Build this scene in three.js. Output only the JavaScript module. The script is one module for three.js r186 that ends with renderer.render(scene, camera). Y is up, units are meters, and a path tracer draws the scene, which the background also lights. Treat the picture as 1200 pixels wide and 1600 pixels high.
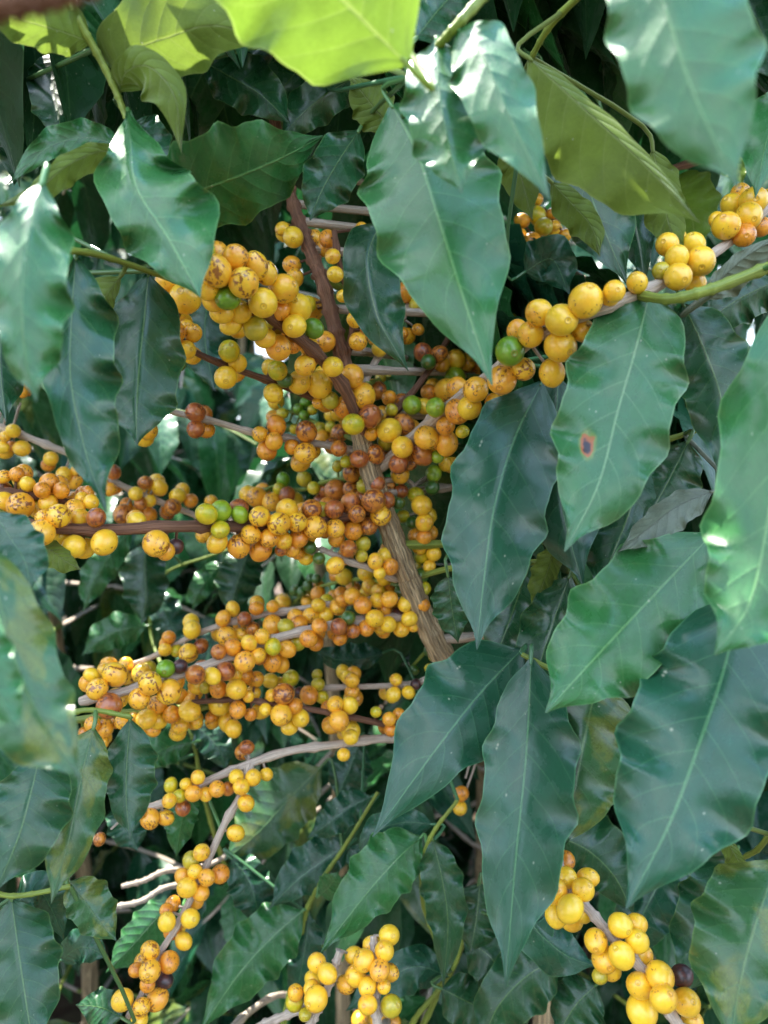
import * as THREE from 'three';
import { mergeGeometries } from 'three/addons/utils/BufferGeometryUtils.js';

// ------------------------------------------------------------------ camera, sky, sun, exposure
const scene = new THREE.Scene();
const FOV = 66, PITCH = THREE.MathUtils.degToRad(-6), EYE = new THREE.Vector3(0, 1.35, 0);
const camera = new THREE.PerspectiveCamera(FOV, 768 / 1024, 0.02, 200);
camera.position.copy(EYE);
camera.rotation.set(PITCH, 0, 0);
camera.focus = 0.46;
camera.userData.fStop = 7;
camera.updateMatrixWorld();

const SUN = new THREE.Vector3(-0.30, 0.86, -0.46).normalize();
const EXPOSURE = 4.1;

const rnd = (seed) => { let a = seed >>> 0; return () => { a = (a + 0x6D2B79F5) | 0; let t = Math.imul(a ^ (a >>> 15), 1 | a); t = (t + Math.imul(t ^ (t >>> 7), 61 | t)) ^ t; return ((t ^ (t >>> 14)) >>> 0) / 4294967296; }; };
const clamp = (x, a = 0, b = 1) => Math.min(b, Math.max(a, x)), mix = (a, b, t) => a + (b - a) * t;
const sstep = (a, b, x) => { const t = clamp((x - a) / (b - a)); return t * t * (3 - 2 * t); };
const hash3 = (x, y, z) => { let h = Math.imul(x, 374761393) ^ Math.imul(y, 668265263) ^ Math.imul(z, 2147483647 ^ 0x5bd1e995); h = Math.imul(h ^ (h >>> 13), 1274126177); return ((h ^ (h >>> 16)) >>> 0) / 4294967296; };
function noise3(x, y, z) {
  const xi = Math.floor(x), yi = Math.floor(y), zi = Math.floor(z), f = (t) => t * t * (3 - 2 * t), u = f(x - xi), v = f(y - yi), w = f(z - zi);
  const c = (a, b, d) => hash3(xi + a, yi + b, zi + d);
  return mix(mix(mix(c(0, 0, 0), c(1, 0, 0), u), mix(c(0, 1, 0), c(1, 1, 0), u), v), mix(mix(c(0, 0, 1), c(1, 0, 1), u), mix(c(0, 1, 1), c(1, 1, 1), u), v), w);
}
const fbm = (x, y, z, n = 4) => { let s = 0, a = 0.5, t = 0; for (let i = 0; i < n; i++) { s += a * noise3(x, y, z); t += a; a *= 0.5; x *= 2.03; y *= 2.03; z *= 2.03; } return s / t; };

{ // pale blue morning sky with thin cloud
  const W = 512, H = 256, data = new Float32Array(W * H * 4);
  for (let j = 0; j < H; j++) for (let i = 0; i < W; i++) {
    const el = ((j + 0.5) / H - 0.5) * Math.PI, az = (i + 0.5) / W * 2 * Math.PI, y = Math.sin(el), x = Math.cos(el) * Math.cos(az), z = Math.cos(el) * Math.sin(az);
    const k = Math.pow(clamp(y), 0.55);
    const c = sstep(0.46, 0.72, fbm(x * 3 / (0.3 + Math.max(y, 0)) + 9, 4, z * 3 / (0.3 + Math.max(y, 0)), 5)) * 0.6 * sstep(0.0, 0.25, y);
    const o = (j * W + i) * 4;
    data[o] = mix(mix(0.92, 0.32, k), 1.2, c); data[o + 1] = mix(mix(1.0, 0.53, k), 1.22, c); data[o + 2] = mix(mix(1.04, 0.92, k), 1.22, c); data[o + 3] = 1;
  }
  const t = new THREE.DataTexture(data, W, H, THREE.RGBAFormat, THREE.FloatType);
  t.mapping = THREE.EquirectangularReflectionMapping; t.magFilter = t.minFilter = THREE.LinearFilter; t.needsUpdate = true;
  scene.background = t; scene.environment = t;
}
const sun = new THREE.DirectionalLight(new THREE.Color(1.0, 0.95, 0.86), 4.5);
sun.position.copy(EYE).addScaledVector(SUN, 8);
sun.target.position.set(0, 1.2, -0.6);
sun.castShadow = true; sun.shadow.mapSize.set(4096, 4096);
Object.assign(sun.shadow.camera, { left: -3, right: 3, top: 3, bottom: -3, near: 0.1, far: 20 });
scene.add(sun, sun.target);

// ------------------------------------------------------------------ view helpers: a pixel of the 1200 x 1600 photograph and a distance give a point of the place
const F = new THREE.Vector3(0, 0, -1).applyQuaternion(camera.quaternion), X = new THREE.Vector3(1, 0, 0), Y = new THREE.Vector3().crossVectors(X, F);
const TAN = Math.tan(THREE.MathUtils.degToRad(FOV / 2)), K = TAN / 800;         // metres per pixel at 1 m
const P = (px, py, d) => EYE.clone().addScaledVector(F, d).addScaledVector(X, (px - 600) * K * d).addScaledVector(Y, -(py - 800) * K * d);
const pts = (s) => s.trim().split(/\s+/).map((q) => q.split(',').map(Number));
const depthOf = (p) => p.clone().sub(EYE).dot(F);
const pixelOf = (p) => { const v = p.clone().sub(EYE), d = v.dot(F); return [600 + v.dot(X) / (K * d), 800 - v.dot(Y) / (K * d), d]; };

// ------------------------------------------------------------------ textures
const PROFILE = [[0, 0.03], [0.03, 0.20], [0.08, 0.48], [0.17, 0.80], [0.29, 0.97], [0.41, 1], [0.53, 0.98], [0.64, 0.90], [0.73, 0.76], [0.80, 0.58], [0.855, 0.39], [0.90, 0.22], [0.935, 0.115], [0.965, 0.06], [1, 0.008]];
function profile(t) { for (let i = 1; i < PROFILE.length; i++) if (t <= PROFILE[i][0]) { const [a, x] = PROFILE[i - 1], [b, y] = PROFILE[i]; const k = (t - a) / (b - a); return mix(x, y, k); } return 0; }
const SMOOTH = Array.from({ length: 101 }, (_, i) => { let s = 0, w = 0; for (let k = -4; k <= 4; k++) { const t = clamp(i / 100 + k * 0.01); const g = Math.exp(-k * k / 8); s += g * profile(t); w += g; } return i === 100 ? 0.008 : s / w; });
const half = (t) => { const q = clamp(t) * 100, a = Math.min(99, Math.floor(q)); return mix(SMOOTH[a], SMOOTH[a + 1], q - a); };
function tex(W, H, fn, srgb = true, wrap = THREE.ClampToEdgeWrapping) {
  const d = new Uint8Array(W * H * 4), c = [0, 0, 0];
  for (let j = 0; j < H; j++) for (let i = 0; i < W; i++) {
    fn((i + 0.5) / W, (j + 0.5) / H, c);
    const o = (j * W + i) * 4;
    for (let k = 0; k < 3; k++) { const v = clamp(c[k]); d[o + k] = 255 * (srgb ? (v < 0.0031308 ? v * 12.92 : 1.055 * Math.pow(v, 1 / 2.4) - 0.055) : v) + 0.5; }
    d[o + 3] = 255;
  }
  const t = new THREE.DataTexture(d, W, H); t.magFilter = THREE.LinearFilter; t.minFilter = THREE.LinearMipmapLinearFilter; t.generateMipmaps = true;
  t.wrapS = t.wrapT = wrap; if (srgb) t.colorSpace = THREE.SRGBColorSpace; t.needsUpdate = true;
  return t;
}
// where the veins of a leaf run: s across (-1..1), t along (0 base .. 1 tip)
function veins(s, t) {
  const a = Math.abs(s), side = s < 0 ? 0 : 0.37, f = (t - 0.13 * a - 0.07 * a * a) * 9.2 + side, near = Math.abs(f - Math.round(f));
  return { f, lateral: 1 - sstep(0.0, 0.06, near), midrib: 1 - sstep(0.012, 0.040, a * (0.45 + 0.75 * half(t))) };
}
function leafMap(seed, base, vein, o = {}) {
  const r = rnd(seed), specks = Array.from({ length: o.specks ?? 9 }, () => [r() * 1.8 - 0.9, r(), 0.006 + r() * 0.012]);
  return tex(256, 512, (u, t, c) => {
    const s = 2 * u - 1, v = veins(s, t), n = fbm(u * 5 + seed, t * 10, 1.5, 4) - 0.5, fine = fbm(u * 60, t * 120 + seed, 3.5, 2) - 0.5;
    const k = 1 + 0.5 * n + 0.25 * fine, m = clamp(v.midrib * 0.7 + v.lateral * (o.lateral ?? 0.30) * (1 - 0.6 * Math.abs(s)));
    for (let i = 0; i < 3; i++) c[i] = mix(base[i] * k, vein[i], m);
    const rim = sstep(0.955, 0.99, Math.abs(s)) * 0.55; for (let i = 0; i < 3; i++) c[i] = mix(c[i], vein[i], rim);
    if (o.patch) { const q = sstep(o.at ?? 0.54, (o.at ?? 0.54) + 0.12, fbm(u * 3.2 + seed * 3, t * 6.2, 7, 4)) * (o.amount ?? 0.7) * (1 - 0.6 * v.lateral); for (let i = 0; i < 3; i++) c[i] = mix(c[i], o.patch[i] * (1 + fine), q); }
    for (const [x, y, w] of specks) { const e = Math.hypot((s - x) * 0.5, (t - y) * 2.2); if (e < w) for (let i = 0; i < 3; i++) c[i] = mix(c[i], [0.42, 0.44, 0.32][i], 0.75 * (1 - e / w)); }
    for (const [x, y, w, h] of o.lesions ?? []) {
      const e = Math.hypot((s - x) / w, (t - y) / h) + 0.9 * (fbm(u * 22, t * 40, 2, 3) - 0.5);
      const halo = 1 - sstep(0.9, 1.5, e), rim = 1 - sstep(0.75, 1.0, e), core = 1 - sstep(0.4, 0.7, e);
      for (let i = 0; i < 3; i++) c[i] = mix(mix(mix(c[i], [0.16, 0.20, 0.03][i], halo * 0.7), [0.30, 0.085, 0.015][i], rim), [0.03, 0.016, 0.012][i], core);
    }
  });
}
const leafBump = tex(512, 1024, (u, t, c) => {
  const s = 2 * u - 1, a = Math.abs(s), v = veins(s, t), pillow = Math.pow(Math.abs(Math.sin(Math.PI * v.f)), 0.7) * (1 - 0.55 * a);
  c[0] = c[1] = c[2] = 0.25 + 0.55 * pillow - 0.35 * v.midrib + 0.10 * (fbm(u * 40, t * 80, 5, 3) - 0.5) + 0.12 * (fbm(u * 7, t * 14, 8, 3) - 0.5);
}, false);
const leafGloss = tex(256, 512, (u, t, c) => { const n = fbm(u * 9, t * 18, 4, 4), f = fbm(u * 70, t * 140, 6, 2); c[0] = c[1] = c[2] = clamp(0.24 + 0.22 * sstep(0.4, 0.75, n) + 0.14 * f); }, false);

function leafMat(map, o = {}) {
  const through = o.through ?? 0;
  return new THREE.MeshPhysicalMaterial({
    map, side: THREE.DoubleSide, roughness: through ? 1 : 0.62, ior: 1.5, specularIntensity: through ? 0.3 : 0.3, clearcoat: o.coat ?? 0.85, clearcoatRoughness: o.coatRough ?? 0.72, clearcoatRoughnessMap: leafGloss,
    bumpMap: leafBump, bumpScale: o.bump ?? 0.0011, transmission: through, thickness: 0,
  });
}
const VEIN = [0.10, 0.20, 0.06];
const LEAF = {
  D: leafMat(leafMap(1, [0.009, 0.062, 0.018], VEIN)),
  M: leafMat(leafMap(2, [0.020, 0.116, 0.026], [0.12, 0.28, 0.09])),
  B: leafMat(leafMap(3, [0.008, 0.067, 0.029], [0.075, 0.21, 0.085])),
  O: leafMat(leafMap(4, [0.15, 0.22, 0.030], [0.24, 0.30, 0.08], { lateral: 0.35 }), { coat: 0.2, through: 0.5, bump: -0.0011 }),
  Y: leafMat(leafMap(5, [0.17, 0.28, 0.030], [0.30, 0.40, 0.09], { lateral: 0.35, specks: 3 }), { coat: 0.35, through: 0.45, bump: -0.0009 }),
  T: leafMat(leafMap(6, [0.026, 0.095, 0.026], VEIN, { patch: [0.115, 0.14, 0.018], at: 0.47, amount: 0.7 })),
  S: leafMat(leafMap(7, [0.023, 0.114, 0.031], [0.16, 0.30, 0.13], { lesions: [[0.38, 0.63, 0.13, 0.038]] })),
  G: leafMat(leafMap(8, [0.12, 0.15, 0.10], [0.18, 0.20, 0.15]), { coat: 0.4 }),
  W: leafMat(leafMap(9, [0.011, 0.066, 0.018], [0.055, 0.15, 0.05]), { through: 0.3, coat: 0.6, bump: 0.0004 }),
};
for (const k in LEAF) LEAF[k].name = 'leaf_' + k;

// bark and twig
const bark = (a, b, seed, dark = 0.72) => tex(256, 512, (u, v, c) => {
  const q = u * 2 * Math.PI, x = Math.cos(q), z = Math.sin(q), n = fbm(x * 5 + seed, v * 9, z * 5, 5), line = sstep(0.45, 0.6, fbm(x * 9 + seed, v * 5, z * 9, 4)), f = fbm(x * 30, v * 40, z * 30, 3);
  for (let i = 0; i < 3; i++) c[i] = mix(a[i], b[i], clamp(n * 1.6 - 0.3)) * mix(dark, 1.1, line) * (0.75 + 0.5 * f);
}, true, THREE.RepeatWrapping);
const barkBump = tex(256, 512, (u, v, c) => { const q = u * 2 * Math.PI, x = Math.cos(q), z = Math.sin(q); c[0] = c[1] = c[2] = 0.65 * sstep(0.35, 0.62, fbm(x * 9, v * 5, z * 9, 4)) + 0.35 * fbm(x * 30, v * 40, z * 30, 3); }, false, THREE.RepeatWrapping);
const barkMat = (a, b, seed, bump, dark) => new THREE.MeshStandardMaterial({ map: bark(a, b, seed, dark), bumpMap: barkBump, bumpScale: bump, roughness: 0.85 });
const WOOD = {
  trunk: barkMat([0.66, 0.51, 0.30], [0.44, 0.31, 0.17], 2, 0.0035, 0.55),
  brown: barkMat([0.30, 0.155, 0.09], [0.17, 0.075, 0.045], 5, 0.0007),
  grey: barkMat([0.62, 0.53, 0.43], [0.45, 0.36, 0.29], 9, 0.0004, 0.84),
  twig: new THREE.MeshPhysicalMaterial({ map: bark([0.26, 0.33, 0.05], [0.17, 0.24, 0.04], 12), roughness: 0.55 }),
};

// fruit skins
function skin(seed, a, b, spot, amount, o = {}) {
  return tex(256, 128, (u, v, c) => {
    const q = u * 2 * Math.PI, th = v * Math.PI, x = Math.sin(th) * Math.cos(q), z = Math.sin(th) * Math.sin(q), y = -Math.cos(th);
    const n = fbm(x * 1.6 + seed, y * 1.6, z * 1.6, 3), f = fbm(x * 9 + seed, y * 9, z * 9, 3), blush = sstep(0.35, 0.7, n);
    for (let i = 0; i < 3; i++) c[i] = mix(a[i], b[i], blush) * (0.9 + 0.2 * f);
    if (spot) {
      const where = sstep(0.36, 0.62, fbm(x * 1.4 + seed * 2, y * 1.4 + 5, z * 1.4, 2)), s = sstep(1 - amount, 1 - amount + 0.11, fbm(x * 6.5 + seed, y * 4.5 + 9, z * 6.5, 4) * (0.60 + 0.52 * where) + 0.06);
      for (let i = 0; i < 3; i++) c[i] = mix(c[i], spot[i] * (0.6 + 0.8 * f), s * 0.92);
    }
    const pole = (1 - v) * Math.PI, ring = Math.exp(-Math.pow((pole - 0.20) / 0.05, 2)), eye = Math.exp(-Math.pow(pole / 0.07, 2));
    for (let i = 0; i < 3; i++) c[i] = mix(c[i], (o.navel ?? [0.30, 0.14, 0.02])[i], clamp(0.55 * ring + 0.8 * eye));
  }, true, THREE.RepeatWrapping);
}
const fruit = (map, o = {}) => new THREE.MeshPhysicalMaterial({ map, roughness: o.rough ?? 0.36, clearcoat: 0.8, clearcoatRoughness: 0.28, specularIntensity: 0.9 });
const YEL = [0.93, 0.57, 0.028], YEL2 = [0.93, 0.51, 0.026], ORA = [0.90, 0.44, 0.026], ORA2 = [0.84, 0.35, 0.026];
const SKIN = {
  y: [fruit(skin(1, YEL, YEL2, [0.30, 0.12, 0.02], 0.20)), fruit(skin(2, [0.93, 0.61, 0.030], YEL, null, 0)), fruit(skin(3, YEL, ORA, [0.25, 0.09, 0.02], 0.26))],
  o: [fruit(skin(4, ORA, ORA2, [0.25, 0.08, 0.02], 0.26)), fruit(skin(5, YEL2, ORA, [0.22, 0.07, 0.02], 0.30)), fruit(skin(6, [0.84, 0.35, 0.018], [0.70, 0.24, 0.018], [0.24, 0.08, 0.02], 0.31))],
  s: [fruit(skin(7, YEL2, ORA, [0.28, 0.08, 0.016], 0.38)), fruit(skin(8, YEL, ORA, [0.24, 0.065, 0.016], 0.39)), fruit(skin(9, ORA, ORA2, [0.20, 0.055, 0.016], 0.40))],
  b: [fruit(skin(10, [0.60, 0.22, 0.025], [0.42, 0.12, 0.02], [0.15, 0.035, 0.016], 0.45)), fruit(skin(11, [0.68, 0.27, 0.025], [0.48, 0.15, 0.022], [0.15, 0.035, 0.015], 0.44)), fruit(skin(12, [0.50, 0.16, 0.025], [0.34, 0.085, 0.02], [0.12, 0.028, 0.015], 0.42))],
  d: [fruit(skin(13, [0.10, 0.03, 0.022], [0.05, 0.016, 0.022], [0.025, 0.01, 0.012], 0.5), { rough: 0.6 })],
  g: [fruit(skin(14, [0.18, 0.36, 0.014], [0.12, 0.27, 0.014], null, 0)), fruit(skin(15, [0.30, 0.44, 0.014], [0.20, 0.34, 0.016], null, 0))],
  k: [fruit(skin(16, [0.055, 0.15, 0.018], [0.035, 0.11, 0.016], null, 0))],
  l: [fruit(skin(17, [0.68, 0.52, 0.014], [0.48, 0.46, 0.014], [0.2, 0.13, 0.02], 0.22)), fruit(skin(18, [0.56, 0.44, 0.02], [0.42, 0.36, 0.018], null, 0))],
};

// ------------------------------------------------------------------ geometry helpers
function tube(points, radii, o = {}) {   // points: Vector3[], radii at each point
  const curve = points.length > 2 ? new THREE.CatmullRomCurve3(points, false, 'centripetal') : new THREE.LineCurve3(points[0], points[1]);
  const len = curve.getLength(), n = o.n ?? clamp(Math.round(len / (o.step ?? 0.012)), 2, 160), m = o.m ?? 10, pos = [], uv = [], idx = [];
  let N = null, prev = null; const p = new THREE.Vector3(), T = new THREE.Vector3(), B = new THREE.Vector3();
  for (let i = 0; i <= n; i++) {
    const t = i / n; curve.getPoint(t, p); curve.getTangent(t, T);
    if (!N) N = new THREE.Vector3().crossVectors(T, Math.abs(T.y) > 0.8 ? X : new THREE.Vector3(0, 1, 0)).normalize(); else N.addScaledVector(T, -N.dot(T)).normalize();
    B.crossVectors(T, N);
    const q = t * (radii.length - 1), a = Math.min(Math.floor(q), radii.length - 2); let r = radii.length > 1 ? mix(radii[a], radii[a + 1], q - a) : radii[0];
    const s = t * len; if (o.node) { const e = Math.abs(((s + (o.phase ?? 0)) / o.node) % 1 - 0.5) * o.node; r *= 1 + (o.swell ?? 0.45) * Math.exp(-Math.pow(e / 0.0035, 2)); }
    if (prev === null) prev = p.clone();
    for (let j = 0; j <= m; j++) {
      const g = j / m * 2 * Math.PI, w = r * (1 + (o.rough ?? 0.06) * (2 * noise3(p.x * 260 + Math.cos(g) * 1.7, p.y * 260, p.z * 260 + Math.sin(g) * 1.7) - 1));
      pos.push(p.x + (N.x * Math.cos(g) + B.x * Math.sin(g)) * w, p.y + (N.y * Math.cos(g) + B.y * Math.sin(g)) * w, p.z + (N.z * Math.cos(g) + B.z * Math.sin(g)) * w);
      uv.push(j / m, s * (o.vs ?? 9));
    }
  }
  for (let i = 0; i < n; i++) for (let j = 0; j < m; j++) { const a = i * (m + 1) + j, b = a + m + 1; idx.push(a, b, a + 1, b, b + 1, a + 1); }
  const base = pos.length / 3;
  for (const [row, flip] of [[0, 1], [n, 0]]) { const c = pos.length / 3; curve.getPoint(row / n, p); pos.push(p.x, p.y, p.z); uv.push(0.5, 0); for (let j = 0; j < m; j++) { const a = row * (m + 1) + j; flip ? idx.push(c, a, a + 1) : idx.push(c, a + 1, a); } }
  const g = new THREE.BufferGeometry(); g.setAttribute('position', new THREE.Float32BufferAttribute(pos, 3)); g.setAttribute('uv', new THREE.Float32BufferAttribute(uv, 2)); g.setIndex(idx); g.computeVertexNormals();
  return g;
}
function sheet(rows, cols, at) {   // grid of points across (cols, 0..1) and along (rows, 0..1)
  const pos = [], uv = [], idx = [], v = new THREE.Vector3();
  for (let i = 0; i <= rows; i++) for (let j = 0; j <= cols; j++) { at(j / cols, i / rows, v); pos.push(v.x, v.y, v.z); uv.push(j / cols, i / rows); }
  for (let i = 0; i < rows; i++) for (let j = 0; j < cols; j++) { const a = i * (cols + 1) + j, b = a + cols + 1; idx.push(a, b, a + 1, b, b + 1, a + 1); }
  const g = new THREE.BufferGeometry(); g.setAttribute('position', new THREE.Float32BufferAttribute(pos, 3)); g.setAttribute('uv', new THREE.Float32BufferAttribute(uv, 2)); g.setIndex(idx); g.computeVertexNormals();
  return g;
}
// a leaf laid along its midrib; half widths, and how far each half leans back (+) or forward (-) per metre
function tracedLeaf(mid, wA, wB, sA, sB, seed, o = {}) {
  const r = rnd(seed), curve = new THREE.CatmullRomCurve3(mid, false, 'centripetal'), d0 = depthOf(curve.getPoint(0.5)), mA = wA * K * d0, mB = wB * K * d0, len = curve.getLength();
  const fa = 0.8 * (o.waves ?? (3.8 + 2.0 * r())), fb = fa * (0.85 + 0.3 * r()), pa = r() * 6.3, pb = r() * 6.3, amp = 1.7 * (o.amp ?? 0.17) * (0.8 + 0.4 * r()), curl = o.curl ?? 0.12;
  const c = new THREE.Vector3(), T = new THREE.Vector3(), S = new THREE.Vector3(), view = new THREE.Vector3();
  return sheet(o.rows ?? 34, o.cols ?? 14, (u, t, v) => {
    curve.getPoint(t, c); curve.getTangent(t, T);
    view.copy(c).sub(EYE).normalize();
    S.crossVectors(T, view).normalize();         // side A: to the left of a leaf that hangs down
    const s = 1 - 2 * u, A = s > 0, a = Math.abs(s), h = half(o.skew ? Math.pow(t, o.skew) : t), m = A ? mA : mB, ph = A ? pa : pb, f = A ? fa : fb;
    const wob = Math.sin(2 * Math.PI * f * t + ph) + 0.45 * Math.sin(2 * Math.PI * f * 1.83 * t + ph * 2.1), w = m * h * (1 + (o.rip ?? 0.085) * wob * a);
    const edge = amp * m * Math.pow(h, 0.7) * Math.pow(a, 2.1) * wob;
    const lean = (A ? sA : sB) * a * w + curl * a * a * w;
    v.copy(c).addScaledVector(S, s * w).addScaledVector(view, lean + edge);
  });
}
// free leaf: base at the origin, tip towards +z, upper face +y, 1 m long
function freeLeaf(seed, rows = 14, cols = 6) {
  const r = rnd(seed), W = 0.19 + 0.05 * r(), droop = 0.18 + 0.25 * r(), fold = 0.25 + 0.25 * r(), f = 3 + 2 * r(), pa = r() * 6, pb = r() * 6, side = (r() - 0.5) * 0.16;
  return sheet(rows, cols, (u, t, v) => {
    const s = 2 * u - 1, a = Math.abs(s), w = W * half(t), wob = Math.sin(2 * Math.PI * f * t + (s > 0 ? pa : pb));
    v.set(s * w * (1 + 0.05 * wob * a) + side * t * t, -droop * t * t + fold * a * w + 0.13 * W * half(t) * a * a * wob, t - 0.1 * droop * t * t);
  });
}
const FREE = Array.from({ length: 7 }, (_, i) => freeLeaf(100 + i)), FREE_LOW = Array.from({ length: 4 }, (_, i) => freeLeaf(200 + i, 8, 4));
const CHERRY = (() => {
  const th = [0, 0.05, 0.10, 0.15, 0.19, 0.23, 0.28, 0.36, 0.5, 0.7, 0.95, 1.2, 1.45, 1.7, 1.95, 2.2, 2.45, 2.7, 2.9, 3.04, Math.PI], m = 22, pos = [], uv = [], idx = [];
  for (let i = 0; i < th.length; i++) for (let j = 0; j <= m; j++) {
    const t = th[th.length - 1 - i], q = j / m * 2 * Math.PI, R = Math.sin(t) * (1 - 0.03 * Math.cos(t * 2)), dip = -0.055 * Math.exp(-Math.pow(t / 0.15, 2)) + 0.02 * Math.exp(-Math.pow((t - 0.21) / 0.035, 2)) - 0.05 * Math.exp(-Math.pow((Math.PI - t) / 0.2, 2));
    pos.push(R * Math.cos(q) * 1.0, 1.07 * Math.cos(t) + dip * Math.sign(Math.cos(t)), R * Math.sin(q) * 0.96); uv.push(j / m, 1 - t / Math.PI);
  }
  for (let i = 0; i < th.length - 1; i++) for (let j = 0; j < m; j++) { const a = i * (m + 1) + j, b = a + m + 1; idx.push(a, b, a + 1, b, b + 1, a + 1); }
  const g = new THREE.BufferGeometry(); g.setAttribute('position', new THREE.Float32BufferAttribute(pos, 3)); g.setAttribute('uv', new THREE.Float32BufferAttribute(uv, 2)); g.setIndex(idx); g.computeVertexNormals();
  return g;
})();

// ------------------------------------------------------------------ things
const taken = {};
const numbered = (n) => { const k = taken[n] = (taken[n] ?? -1) + 1; return k ? n + '_' + String(k).padStart(3, '0') : n; };
function thing(name, label, category, base, group) {
  const o = new THREE.Group(); o.name = numbered(name); o.position.copy(base); o.userData = { label, category }; if (group) o.userData.group = group; scene.add(o);
  return o;
}
function put(name, geometry, material, root, parent = root, shift = true) {
  if (shift) geometry.translate(-root.position.x, -root.position.y, -root.position.z);
  const m = new THREE.Mesh(geometry, material); m.name = name; m.castShadow = m.receiveShadow = true; parent.add(m);
  return m;
}

// the ground: red-brown soil
{
  const g = new THREE.PlaneGeometry(120, 120, 60, 60); g.rotateX(-Math.PI / 2);
  const p = g.attributes.position; for (let i = 0; i < p.count; i++) p.setY(i, 0.05 * (fbm(p.getX(i) * 0.7 + 50, 0, p.getZ(i) * 0.7 + 50, 3) - 0.5));
  g.computeVertexNormals(); const uv = g.attributes.uv; for (let i = 0; i < uv.count; i++) uv.setXY(i, uv.getX(i) * 60, uv.getY(i) * 60);
  const soil = tex(512, 512, (u, v, c) => { const a = u * 2 * Math.PI, b = v * 2 * Math.PI, n = fbm(Math.cos(a) * 3 + 9, Math.sin(a) * 3 + Math.cos(b) * 3, Math.sin(b) * 3 + 4, 5), f = fbm(u * 90, v * 90, 2, 3), q = sstep(0.52, 0.6, fbm(Math.cos(a) * 6, Math.sin(a) * 6 + Math.cos(b) * 6, Math.sin(b) * 6, 4)); for (let i = 0; i < 3; i++) c[i] = mix([0.11, 0.066, 0.042][i], [0.15, 0.125, 0.07][i], q * 0.7) * (0.5 + 0.6 * n + 0.5 * (f - 0.5)); }, true, THREE.RepeatWrapping);
  const m = new THREE.Mesh(g, new THREE.MeshStandardMaterial({ map: soil, bumpMap: soil, bumpScale: 0.02, roughness: 1 })); m.name = 'ground'; m.receiveShadow = true; m.userData = { kind: 'structure', label: 'bare reddish soil under the coffee trees', category: 'ground' }; scene.add(m);
}

// ---- the five plants whose branches were followed in the photograph
const at = (x, z) => new THREE.Vector3(x, 0, z);
const TREE = {
  main: thing('coffee_tree', 'coffee tree in the middle, its brown trunk and branches crowded with yellow cherries', 'coffee tree', at(0.16, -0.76), 'coffee trees'),
  right: thing('coffee_tree', 'coffee tree reaching in from the right with big glossy dark green leaves', 'coffee tree', at(0.47, -0.44), 'coffee trees'),
  left: thing('coffee_tree', 'coffee tree reaching in along the left edge with drooping twisted leaves on yellow-green stems', 'coffee tree', at(-0.50, -0.44), 'coffee trees'),
  low: thing('coffee_tree', 'leafy coffee plant low behind, its leaves filling the bottom middle below the fruit', 'coffee tree', at(-0.05, -0.92), 'coffee trees'),
};
const BR = {};    // branch id -> { tree, points (px, py, d), pts3, mesh, cherries }
function branch(id, tree, wood, spec, r0, r1, o = {}) {
  const px = typeof spec === 'string' ? pts(spec) : spec, p3 = px.map(([x, y, d]) => P(x, y, d)); if (o.more) p3.push(...o.more); if (o.start) p3.unshift(...o.start);
  BR[id] = { id, tree, wood, px, p3, r0, r1, extra: [], fruit: o.fruit ?? false, name: o.name ?? 'branch', o };
}
const V = (x, y, z) => new THREE.Vector3(x, y, z);
// trunk of the tree in the middle, from the ground up
branch('trunk', 'main', 'trunk', '850,1440,.76 838,1260,.69 778,1120,.625 690,1022,.585 640,910,.56 603,808,.545 570,705,.535 548,600,.525', 0.0115, 0.0066, { name: 'trunk', start: [V(0.16, -0.02, -0.76), V(0.165, 0.4, -0.77)], rough: 0.16 });
branch('leader', 'main', 'brown', '549,605,.525 528,530,.52 505,445,.52 482,385,.525 462,330,.53 440,250,.54', 0.0052, 0.0034, { more: [V(-0.10, 1.78, -0.56), V(-0.11, 2.0, -0.58)], fruit: true });
branch('b1', 'main', 'brown', '572,690,.535 539,609,.505 494,552,.475 422,492,.435 370,440,.405 318,392,.40', 0.0042, 0.0028, { fruit: true });
branch('br', 'main', 'grey', '585,738,.545 632,695,.53 680,652,.505 760,590,.455 850,520,.415 950,478,.395 1040,440,.405 1130,385,.43 1200,325,.45', 0.0038, 0.0026, { fruit: true });
branch('b2', 'main', 'brown', '545,645,.53 440,602,.51 370,577,.49 305,550,.475 270,520,.47', 0.0024, 0.0018, { fruit: true });
branch('b3', 'main', 'grey', '566,706,.54 456,686,.54 400,677,.535 340,660,.53 255,640,.53 205,625,.53 140,598,.53', 0.0026, 0.0018, { fruit: true });
branch('b4', 'main', 'brown', '605,792,.545 500,812,.53 412,822,.515 330,822,.50 262,823,.485 150,828,.47 40,820,.46 -40,806,.46', 0.0040, 0.0034, { fruit: true });
branch('b4b', 'left', 'grey', '330,815,.66 300,803,.655 244,782,.645 180,753,.63 150,728,.63 60,690,.62 0,668,.62 -120,640,.62', 0.0024, 0.003, { fruit: true, more: [V(-0.50, 1.30, -0.46)] });
branch('b4d', 'left', 'brown', '135,792,.49 60,775,.485 -30,766,.48 -160,770,.47', 0.0022, 0.003, { fruit: true, more: [V(-0.50, 1.22, -0.44)] });
branch('b5', 'main', 'grey', '620,905,.56 580,888,.545 545,877,.54 500,857,.535', 0.0028, 0.002, { fruit: true });
branch('b6', 'main', 'grey', '655,935,.57 560,940,.575 475,951,.585 394,964,.595 311,989,.605 247,1022,.615 205,1040,.62', 0.0028, 0.002, { fruit: true });
branch('b7', 'main', 'grey', '668,960,.575 560,970,.565 480,985,.56 440,995,.555 400,1012,.55 337,1034,.54 277,1056,.53 187,1082,.52 125,1096,.52', 0.0036, 0.0028, { fruit: true });
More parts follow.
